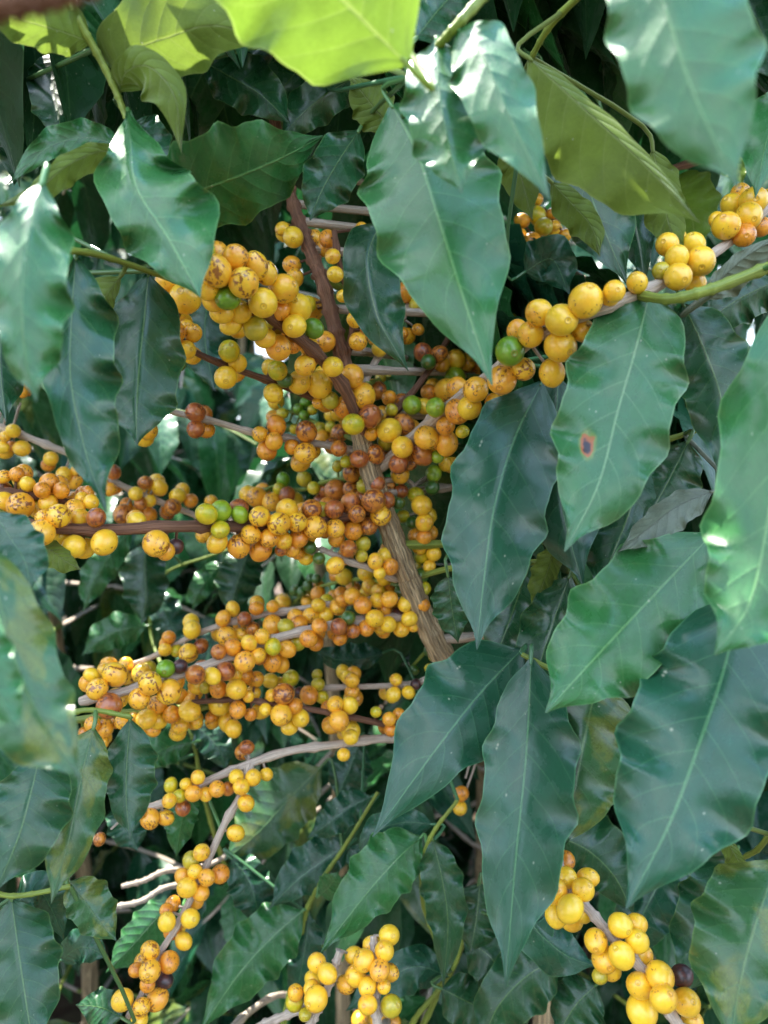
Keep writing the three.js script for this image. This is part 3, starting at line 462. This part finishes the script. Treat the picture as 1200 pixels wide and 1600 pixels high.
C(400, 700, `330,175,42,b 395,172,33,b 290,175,22,B 450,160,30,l 505,148,32,b 550,155,30,B 400,105,36,b 470,97,36,b 430,45,36,b 495,28,40,b 590,70,36,b 605,180,28,b 490,220,45,b 545,218,33,b 395,228,40,b 520,280,40,s 420,275,35,b 470,325,35,b 325,255,38,b 270,225,32,b 232,255,40,b 130,195,32,b 130,258,45,y 65,225,38,s 15,205,33,s 22,285,35,s
 95,315,45,s 172,310,38,s 245,330,45,s 330,335,37,o 405,345,38,o 335,380,33,o 385,420,35,b 445,400,30,l 440,450,25,l 275,260,22,L 225,415,25,k 262,460,25,k 115,385,35,y 55,375,38,s 180,375,36,o 105,425,25,b 150,420,28,O 175,435,28,o 208,458,30,y 20,425,45,o 300,290,30,B 360,300,28,B 440,330,28,B
 665,195,32,l 690,238,40,y 612,285,26,l 595,230,25,k 650,310,25,k 702,310,36,y 665,365,30,o 700,370,32,o 680,415,28,y 715,415,25,y 740,440,30,y 690,450,30,l 712,475,25,k 690,530,28,k 695,585,30,l 690,500,20,L 722,492,25,y 735,165,28,k
 330,490,35,y 367,537,33,y 497,472,30,y 535,450,32,y 560,495,33,o 457,520,33,y 515,522,25,y 475,578,33,y 545,573,36,y 605,598,28,k 455,600,22,y 510,600,20,Y 400,617,33,o 445,655,35,o 505,635,30,y 555,630,32,o 535,670,30,o 580,670,28,O 620,650,30,y 495,710,35,y 550,735,33,y 520,745,25,Y 460,750,32,o 640,710,32,y 605,755,32,y 658,740,25,y 695,655,28,o 700,690,25,o 595,695,16,D
 258,607,30,o 215,642,26,o 112,640,32,y 70,660,25,o 10,665,22,o 260,655,28,y 325,620,28,o 295,640,20,L 360,635,28,o 340,662,33,o 290,695,32,y 228,697,32,o 265,742,32,o 165,705,33,o 175,735,36,O 70,738,40,o 125,745,22,L 385,708,28,k 345,745,33,b 405,763,28,b 350,792,30,o 220,795,35,o 130,838,33,o 70,828,33,l 25,785,30,o 68,890,38,o 15,870,30,b 178,810,14,L
 60,970,30,y 145,960,33,l 100,985,22,Y 65,1030,25,y 115,1025,42,b 182,1020,22,d 220,1030,35,o 255,945,22,l 258,985,26,l 275,1038,25,l 160,1075,32,o 105,1112,42,o 185,1125,35,y 140,1165,30,y 40,1090,25,y 380,955,27,y 400,968,30,o 400,1015,28,o 415,1045,28,O 330,1068,33,o 390,1072,33,y 345,1137,40,o 395,1180,38,y
 583,965,25,y 572,1028,30,y 635,1018,26,y 665,985,20,d 500,1100,22,l 555,1130,28,o 595,1110,25,o 560,1175,25,o 720,845,20,k 740,870,20,l 725,920,22,l 660,925,18,k 160,595,22,k 190,600,20,k 215,575,20,k 250,545,20,k 225,545,18,k 175,630,18,K`);
C(0, 700, `15,120,27,o 70,110,30,o 10,175,18,B 115,150,30,y 15,225,40,y 85,240,52,s 205,145,37,o 175,175,32,o 255,178,32,o 140,200,35,O 200,230,35,y 180,290,32,o 160,255,25,Y 245,283,47,s 310,255,40,o 265,110,30,y 310,135,33,o 315,95,20,o 335,295,25,Y 340,210,22,y 365,185,18,o 380,225,30,y 400,290,38,b 510,275,36,b 472,100,30,b 455,172,28,s 430,150,18,o
 565,190,28,y 605,145,28,b 665,165,32,y 585,230,25,b 625,220,25,y 615,280,36,o 560,270,28,o 570,305,22,Y 740,200,32,y 795,220,28,o 720,245,33,b 700,255,22,O 525,235,25,o 175,352,50,o 250,370,35,Y 310,410,45,y 435,393,50,y 150,455,22,y 650,398,52,s 690,430,25,O 732,410,32,d
 860,275,42,l 920,263,43,g 1000,278,32,g 918,340,35,l 850,360,33,o 905,395,40,y 880,225,18,O 995,250,38,b 1070,205,40,s 1080,285,40,s 995,410,45,s 1045,360,38,s 1140,325,36,S 1010,330,28,O
 970,670,28,y 930,710,30,o 1068,668,28,o 1018,712,28,b 1055,755,28,b 1005,775,25,y 1095,785,28,l 945,785,38,o 970,830,35,o 1038,812,32,y 910,850,30,b 1020,890,40,o 1075,865,30,o 800,757,35,y 703,790,28,o 688,840,26,y 735,845,25,l 785,855,38,s 838,825,28,b 750,910,28,d 690,920,36,g 620,915,28,l 940,930,38,b 1015,950,40,o 885,950,32,y 815,945,38,b 820,990,35,y 985,1005,40,y 910,1005,35,o 1065,965,25,O
 525,900,28,y 480,945,48,s 435,925,28,y 455,900,20,O 380,945,28,y 365,980,20,O 405,1005,42,s 455,1075,48,b 590,940,38,s 625,980,45,s 580,1045,42,s 705,1015,48,s 750,1035,30,O 655,1070,38,s 855,1000,20,l 790,1095,42,y 715,1110,35,o 660,1135,35,y 610,1130,40,y 590,1170,30,O 640,1175,28,o 750,1155,35,y 820,1145,25,y 800,1060,25,O 915,1070,42,y 990,1090,33,o 1045,1110,25,o 950,1140,38,y 880,1120,20,o 1035,1035,20,y 385,1150,30,o 435,1165,35,o 510,1140,30,o 555,1130,26,s 350,1185,20,o`);
C(0, 1150, `1028,47,28,b 1110,160,26,y 1055,173,32,y 985,170,30,y 1005,212,32,y 1025,280,33,y 982,405,32,y 950,220,28,b 905,220,32,o 857,243,27,y 825,172,28,y 775,200,22,y 805,240,32,o 748,250,27,l 705,270,28,y 762,300,30,b 712,205,27,l 690,340,30,s 625,345,38,s 580,320,22,b 545,288,14,o 840,485,32,y 795,518,33,l 813,565,28,y 862,590,32,o 918,575,35,o 762,585,32,o 780,632,38,y 838,655,32,o 815,680,22,O
 720,700,30,o 693,725,25,o 695,775,35,y 793,760,37,y 765,855,32,y 740,800,25,Y 720,810,20,O 625,895,36,s 705,942,40,o 567,975,28,o 595,940,22,O 625,980,42,s 615,1035,30,o 685,1015,34,d 510,1100,42,y 655,1098,40,s 590,1130,33,s 580,1185,33,y 430,25,22,o 415,430,20,b`);
C(400, 1150, `395,5,30,y 365,78,26,y 555,830,40,y 485,870,25,Y 535,895,38,y 410,915,30,Y 450,935,42,y 515,975,38,o 555,985,30,O 415,1000,42,y 465,1045,35,y 533,1045,27,y 375,1035,36,o 253,945,36,y 297,990,37,y 240,1015,28,Y 230,1050,30,y 250,1095,46,y 165,1070,32,o 160,1110,25,L 205,1160,25,l 465,1120,37,y 563,1125,42,l 435,1185,35,o 512,1180,38,o 570,1190,30,O 855,240,30,o 850,300,28,y`);
C(750, 1150, `358,590,42,y 450,590,38,y 430,640,43,y 312,648,48,y 375,720,50,y 318,745,45,y 430,735,30,Y 355,520,25,O 585,788,47,y 650,785,33,Y 655,855,45,y 483,855,45,y 520,930,50,y 590,915,50,y 545,975,35,Y 675,915,33,Y 500,1000,30,l 750,1000,53,y 665,1040,50,y 765,1095,50,y 675,1145,60,y 860,1110,52,y 885,1190,38,Y 840,1000,28,D`);
C(750, 350, `440,320,65,y 560,280,42,y 540,305,38,y 655,245,40,y 340,400,62,y 335,510,62,y 300,620,50,y 430,445,40,Y 780,85,45,y 890,85,45,y 820,140,45,y 920,155,55,y 755,195,35,l 825,220,52,y 895,245,35,Y 165,245,25,l 205,280,20,k`);
C(750, 0, `1085,810,30,O 1050,855,45,y 1140,835,52,y 1120,900,50,y 985,915,30,y 1025,940,53,y 1100,980,45,o 1170,945,30,O 165,985,30,o 215,1010,38,o 240,900,35,l 265,945,35,l 175,920,30,o 300,890,22,o 310,940,20,o 355,980,25,o 220,1045,30,o 285,1040,18,o 240,830,20,o`);

// fruit half hidden behind what the close-ups show
{ const r = rnd(19); for (const c of CH.slice()) if (!c.back && 'yosb'.includes(c.c) && r() < (c.y > 1160 ? 0.06 : c.x > 800 ? 0.2 : 0.5)) { const a = r() * 6.28; CH.push({ x: c.x + 0.95 * c.r * Math.cos(a), y: c.y + 0.95 * c.r * Math.sin(a), r: c.r * 0.92, c: r() < 0.5 ? c.c : 'yo'[Math.floor(r() * 2)], back: true, fill: true }); } }
// settle every cherry on its branch: the nearest one whose distance suits the fruit's size
const seg = (b) => { const c = new THREE.CatmullRomCurve3(b.p3, false, 'centripetal'); b.curve = c; b.samples = c.getPoints(70).map((p) => ({ p, s: pixelOf(p) })).filter((q) => q.s[2] > 0.05); };
for (const id in BR) seg(BR[id]);
const rc = rnd(77);
for (const c of CH) {
  let best = null;
  const small = c.c === 'k' || c.c === 'g' || c.c === 'l' ? 0.82 : 1, dr = 0.0140 * small / (2 * c.r * K) * (c.back ? 0.8 : 1);
  for (const id in BR) {
    const b = BR[id]; if (!b.fruit) continue;
    for (const { p, s } of b.samples) { const e = Math.hypot(s[0] - c.x, s[1] - c.y) + 70 * Math.abs(Math.log(dr / s[2])) * (c.back ? 0.4 : 1); if (!best || e < best.e) best = { e, b, p, s }; }
  }
  c.b = best.b; c.foot = best.p; c.d0 = best.s[2];
  c.R = clamp(1.06 * c.r * K * c.d0, 0.0042, 0.0100); if (c.back) c.R = Math.max(c.R, 0.0058);
  const dist = Math.hypot(best.s[0] - c.x, best.s[1] - c.y) * K * c.d0, off = Math.sqrt(Math.max(0, Math.pow(c.R + 0.004, 2) - dist * dist));
  c.d = c.d0 + (c.fill ? 0.008 + off : c.back ? 0.6 * off : -off) - (c.back ? -0.003 : 0.25 * (c.R - 0.006)) + (rc() - 0.5) * 0.003;
  c.pos = P(c.x, c.y, c.d);
}
for (let it = 0; it < 70; it++) for (let i = 0; i < CH.length; i++) for (let j = i + 1; j < CH.length; j++) {
  const a = CH[i], b = CH[j], need = 0.90 * (a.R + b.R); if (Math.abs(a.x - b.x) > 60 || Math.abs(a.y - b.y) > 60) continue;
  const gap = a.pos.distanceTo(b.pos); if (gap >= need) continue;
  const lat2 = gap * gap - Math.pow(a.d - b.d, 2), want = Math.sqrt(Math.max(0, need * need - Math.max(lat2, 0))), add = (want - Math.abs(a.d - b.d)) * 0.3, s = a.d < b.d || (a.d === b.d && !a.back) ? -1 : 1;
  a.d += s * add; b.d -= s * add; a.pos = P(a.x, a.y, a.d); b.pos = P(b.x, b.y, b.d);
}
for (const c of CH) c.b.extra.push(tube([c.foot, c.pos.clone().lerp(c.foot, 0.35)], [0.0011, 0.0009], { n: 2, m: 5, rough: 0 }));

// ---- build the branches
for (const id in BR) {
  const b = BR[id], root = TREE[b.tree], o = b.o;
  const g = [tube(b.p3, [b.r0, b.r1], { node: b.name === 'trunk' ? 0 : 0.034, swell: b.wood === 'twig' ? 0.25 : 0.4, rough: o.rough ?? 0.035, phase: (b.px[0]?.[0] ?? 0) * 0.01, step: b.name === 'trunk' ? 0.008 : 0.006, m: b.name === 'trunk' ? 16 : 10, vs: b.name === 'trunk' ? 3 : 4.5 })];
  b.mesh = put(b.name, mergeGeometries([...g, ...b.extra]), WOOD[b.wood], root);
}
// ---- fruit: the 300 largest in the picture of each tree one by one, the rest of that tree as one mass
const byTree = {}; for (const c of CH) (byTree[c.b.tree] ??= []).push(c);
const rq = rnd(5), UP = V(0, 1, 0);
for (const k in byTree) {
  const list = byTree[k].sort((a, b) => b.R / b.d - a.R / a.d), root = TREE[k], rest = {};
  list.forEach((c, i) => {
    const out = c.pos.clone().sub(c.foot).normalize().multiplyScalar(0.8).add(V(rq() - 0.5, rq() - 0.5, rq() - 0.5).multiplyScalar(1.5)).addScaledVector(F, -1.15 * rq()).normalize();
    const mats = SKIN[c.c], m = new THREE.Mesh(CHERRY, mats[Math.floor(rq() * mats.length)]); m.name = 'coffee_cherry';
    m.quaternion.setFromUnitVectors(UP, out).multiply(new THREE.Quaternion().setFromAxisAngle(UP, rq() * 6.28)); m.scale.set(c.R * (0.97 + 0.06 * rq()), c.R * (0.97 + 0.16 * rq()), c.R); m.position.copy(c.pos).sub(root.position); m.castShadow = m.receiveShadow = true;
    if (i < 300) c.b.mesh.add(m); else { m.updateMatrix(); (rest[m.material.uuid] ??= { mat: m.material, m: [] }).m.push(m.matrix.clone()); }
  });
  const all = Object.values(rest);
  if (all.length) {
    const gs = all.map(({ m }) => mergeGeometries(m.map((q) => CHERRY.clone().applyMatrix4(q)))), mesh = new THREE.Mesh(mergeGeometries(gs, true), all.map((a) => a.mat));
    mesh.name = 'small_cherries'; mesh.userData.kind = 'stuff'; mesh.castShadow = mesh.receiveShadow = true; root.add(mesh);
  }
}
// ---- traced leaves with their petioles
LEAVES.forEach((l, i) => {
  const b = BR[l.b], root = TREE[b.tree], mid = l.mid.map(([x, y, d]) => P(x, y, d)), g = tracedLeaf(mid, l.wA, l.wB, l.sA, l.sB, 1000 + i * 7, l.o);
  let foot = null, e = 1e9; for (const p of b.curve.getPoints(80)) { const q = p.distanceTo(mid[0]); if (q < e) { e = q; foot = p; } }
  const back = mid[0].clone().addScaledVector(mid[1].clone().sub(mid[0]).normalize(), -Math.min(0.4 * e, 0.012)), inside = mid[0].clone().lerp(mid[1], 0.06);
  const pet = tube([foot, back, mid[0], inside], [0.0014, 0.0012, 0.0011, 0.0006], { n: 10, m: 6, rough: 0 }), uv = pet.attributes.uv; for (let k = 0; k < uv.count; k++) uv.setXY(k, 0.5, 0.25);
  put('leaf', mergeGeometries([g, pet]), LEAF[l.kind], root, b.mesh);
});

// ------------------------------------------------------------------ crowns and neighbours that were not followed leaf by leaf
const ry = (a) => new THREE.Quaternion().setFromAxisAngle(UP, a);
function lateral(root, start, az, len, drop, r, list, o = {}) {      // a side branch with leaves in pairs; returns its mesh
  const dir = V(Math.sin(az), 0, Math.cos(az)), p = [0, 0.33, 0.66, 1].map((t) => start.clone().addScaledVector(dir, len * t).add(V((r() - 0.5) * 0.03 * t, (0.12 * t - drop * t * t) * len, (r() - 0.5) * 0.03 * t)));
  const m = put('branch', tube(p, [0.003, 0.0016], { node: 0.045, n: 24, m: 6 }), r() < 0.8 ? WOOD.grey : WOOD.twig, root), c = new THREE.CatmullRomCurve3(p), first = o.bare ?? 0.25;
  for (let s = first; s <= 1.001; s += (o.step ?? 0.038) / len) for (const side of [-1, 1]) {
    const q = c.getPoint(Math.min(s, 1)), size = 0.085 + 0.06 * r(), end = s > 0.93, yaw = az + side * (end ? 0.3 : 0.95 + 0.35 * (r() - 0.5)), tilt = 0.25 + 0.75 * r(), roll = (r() - 0.5) * 0.9 + side * 0.2;
    list.push({ p: q, q: ry(yaw).multiply(new THREE.Quaternion().setFromAxisAngle(V(1, 0, 0), tilt)).multiply(new THREE.Quaternion().setFromAxisAngle(V(0, 0, 1), roll)), s: size, m, root, k: r() });
  }
  return m;
}
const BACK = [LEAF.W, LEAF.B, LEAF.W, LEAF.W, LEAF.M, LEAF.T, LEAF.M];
function dress(root, list, most) {                                   // leaves in view one by one, the rest as one mass
  for (const l of list) { const [x, y, d] = pixelOf(l.p); l.far = d > 0.1 && x > -120 && x < 1320 && y > -120 && y < 1720 ? d : 99 + d; }
  list.sort((a, b) => a.far - b.far);
  const rest = [[], [], [], []];
  list.forEach((l, i) => {
    if (i < most && l.far < 90) {
      const m = new THREE.Mesh(FREE[Math.floor(l.k * 991) % FREE.length], BACK[Math.floor(l.k * 313) % BACK.length]); m.name = 'leaf'; m.position.copy(l.p).sub(root.position); m.quaternion.copy(l.q); m.scale.setScalar(l.s); m.castShadow = m.receiveShadow = true; l.m.add(m);
    } else rest[Math.floor(l.k * 991) % 4].push(l);
  });
  const g = [];
  const M4 = new THREE.Matrix4();
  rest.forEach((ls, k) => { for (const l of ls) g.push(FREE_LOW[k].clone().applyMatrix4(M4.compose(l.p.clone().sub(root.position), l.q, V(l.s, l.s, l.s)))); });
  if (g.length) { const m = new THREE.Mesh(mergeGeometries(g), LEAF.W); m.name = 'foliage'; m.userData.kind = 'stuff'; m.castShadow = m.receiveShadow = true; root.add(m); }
}
// the far side of the tree in the middle, and its upper crown above the frame
{
  const r = rnd(31), list = [], root = TREE.main, stem = new THREE.CatmullRomCurve3([...BR.trunk.p3.slice(1), ...BR.leader.p3.slice(1)], false, 'centripetal');
  for (let k = 0; k < 18; k++) { const p = stem.getPoint(0.18 + 0.045 * k + 0.02 * r()); lateral(root, p, Math.PI - 0.1 - 1.3 * r(), 0.34 + 0.14 * r(), 0.45, r, list, { bare: 0.22, step: 0.03 }); }
  dress(root, list, 150);
  list.length = 0;
  for (let k = 0; k < 12; k++) lateral(root, V(-0.095, 1.64 + 0.018 * k, -0.55 - 0.002 * k), Math.PI - 0.3 + 1.7 * r(), 0.40, 0.30, r, list, { bare: 0.08 });
  for (let k = 0; k < 5; k++) lateral(root, V(-0.09, 1.64 + 0.02 * k, -0.55), 0.2 + 1.2 * (r() - 0.5), 0.10, 0.1, r, list, { bare: 0.3 });
  for (let k = 0; k < 9; k++) lateral(root, V(-0.09, 1.63 + 0.016 * k, -0.55), Math.PI / 2 + 0.25 - 1.0 * r(), 0.36 + 0.06 * r(), 0.12, r, list, { bare: 0.15 });
  dress(root, list, 40);
}
for (const [k, x, z, out] of [['right', 0.47, -0.44, Math.PI / 2], ['left', -0.50, -0.44, -Math.PI / 2]]) {
  const r = rnd(k === 'right' ? 41 : 42), list = [], root = TREE[k];
  for (let n = 0; n < 10; n++) lateral(root, V(x, 0.9 + 0.08 * n, z), out + 0.8 * (r() - 0.5) * 2, 0.40, 0.30, r, list, { bare: 0.1 });
  if (k === 'left') for (let n = 0; n < 5; n++) lateral(root, V(x, 1.62 + 0.012 * n, z), Math.PI / 2 + 0.15 * n - 0.1, 0.34, 0.2, r, list, { bare: 0.1 });
  dress(root, list, 0);
}
function bush(label, x, z, h, seed, most, o = {}) {
  const r = rnd(seed), root = thing('coffee_tree', label, 'coffee tree', at(x, z), 'coffee trees'), list = [];
  put('trunk', tube([V(x, -0.02, z), V(x + 0.02, h * 0.4, z), V(x - 0.01, h * 0.75, z), V(x, h, z)], [0.016, 0.006], { m: 8, n: 30, rough: 0.1 }), WOOD.trunk, root);
  for (let y = o.low ?? 0.3, k = 0; y < h; y += 0.065, k++) for (let s = 0; s < 2; s++) { const t = y / h; lateral(root, V(x, y, z), k * 1.57 + s * Math.PI + (r() - 0.5) * 0.8 + seed, (o.reach ?? 0.5) * (1.05 - 0.55 * t * t), 0.30 + 0.3 * (1 - t), r, list); }
  dress(root, list, most);
  return root;
}
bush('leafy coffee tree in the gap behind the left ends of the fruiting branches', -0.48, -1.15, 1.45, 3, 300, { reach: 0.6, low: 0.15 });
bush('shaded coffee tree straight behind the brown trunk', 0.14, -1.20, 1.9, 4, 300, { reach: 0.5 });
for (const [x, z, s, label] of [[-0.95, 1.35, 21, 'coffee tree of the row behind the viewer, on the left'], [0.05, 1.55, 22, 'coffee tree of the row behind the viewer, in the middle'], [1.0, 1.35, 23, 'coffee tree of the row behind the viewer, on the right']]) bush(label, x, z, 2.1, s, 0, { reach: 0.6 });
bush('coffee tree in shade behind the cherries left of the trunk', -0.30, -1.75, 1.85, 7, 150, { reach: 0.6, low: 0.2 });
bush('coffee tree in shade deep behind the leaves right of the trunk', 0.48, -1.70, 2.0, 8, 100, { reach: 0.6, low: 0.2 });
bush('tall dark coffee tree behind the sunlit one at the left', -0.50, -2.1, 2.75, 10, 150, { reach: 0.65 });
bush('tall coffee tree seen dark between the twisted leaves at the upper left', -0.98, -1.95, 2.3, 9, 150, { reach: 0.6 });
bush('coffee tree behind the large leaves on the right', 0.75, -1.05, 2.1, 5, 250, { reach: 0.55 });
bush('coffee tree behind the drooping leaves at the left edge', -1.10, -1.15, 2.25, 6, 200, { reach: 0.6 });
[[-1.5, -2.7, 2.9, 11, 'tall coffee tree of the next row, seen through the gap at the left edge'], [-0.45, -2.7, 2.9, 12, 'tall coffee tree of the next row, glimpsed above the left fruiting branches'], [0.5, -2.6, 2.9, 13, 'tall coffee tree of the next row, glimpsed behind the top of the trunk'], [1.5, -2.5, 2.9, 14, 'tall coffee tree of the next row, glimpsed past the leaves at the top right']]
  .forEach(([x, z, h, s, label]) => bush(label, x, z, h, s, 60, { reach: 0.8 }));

const renderer = new THREE.WebGLRenderer({ antialias: true });
renderer.toneMapping = THREE.LinearToneMapping;
renderer.toneMappingExposure = EXPOSURE;
renderer.shadowMap.enabled = true;
renderer.setSize(768, 1024);
renderer.render(scene, camera);
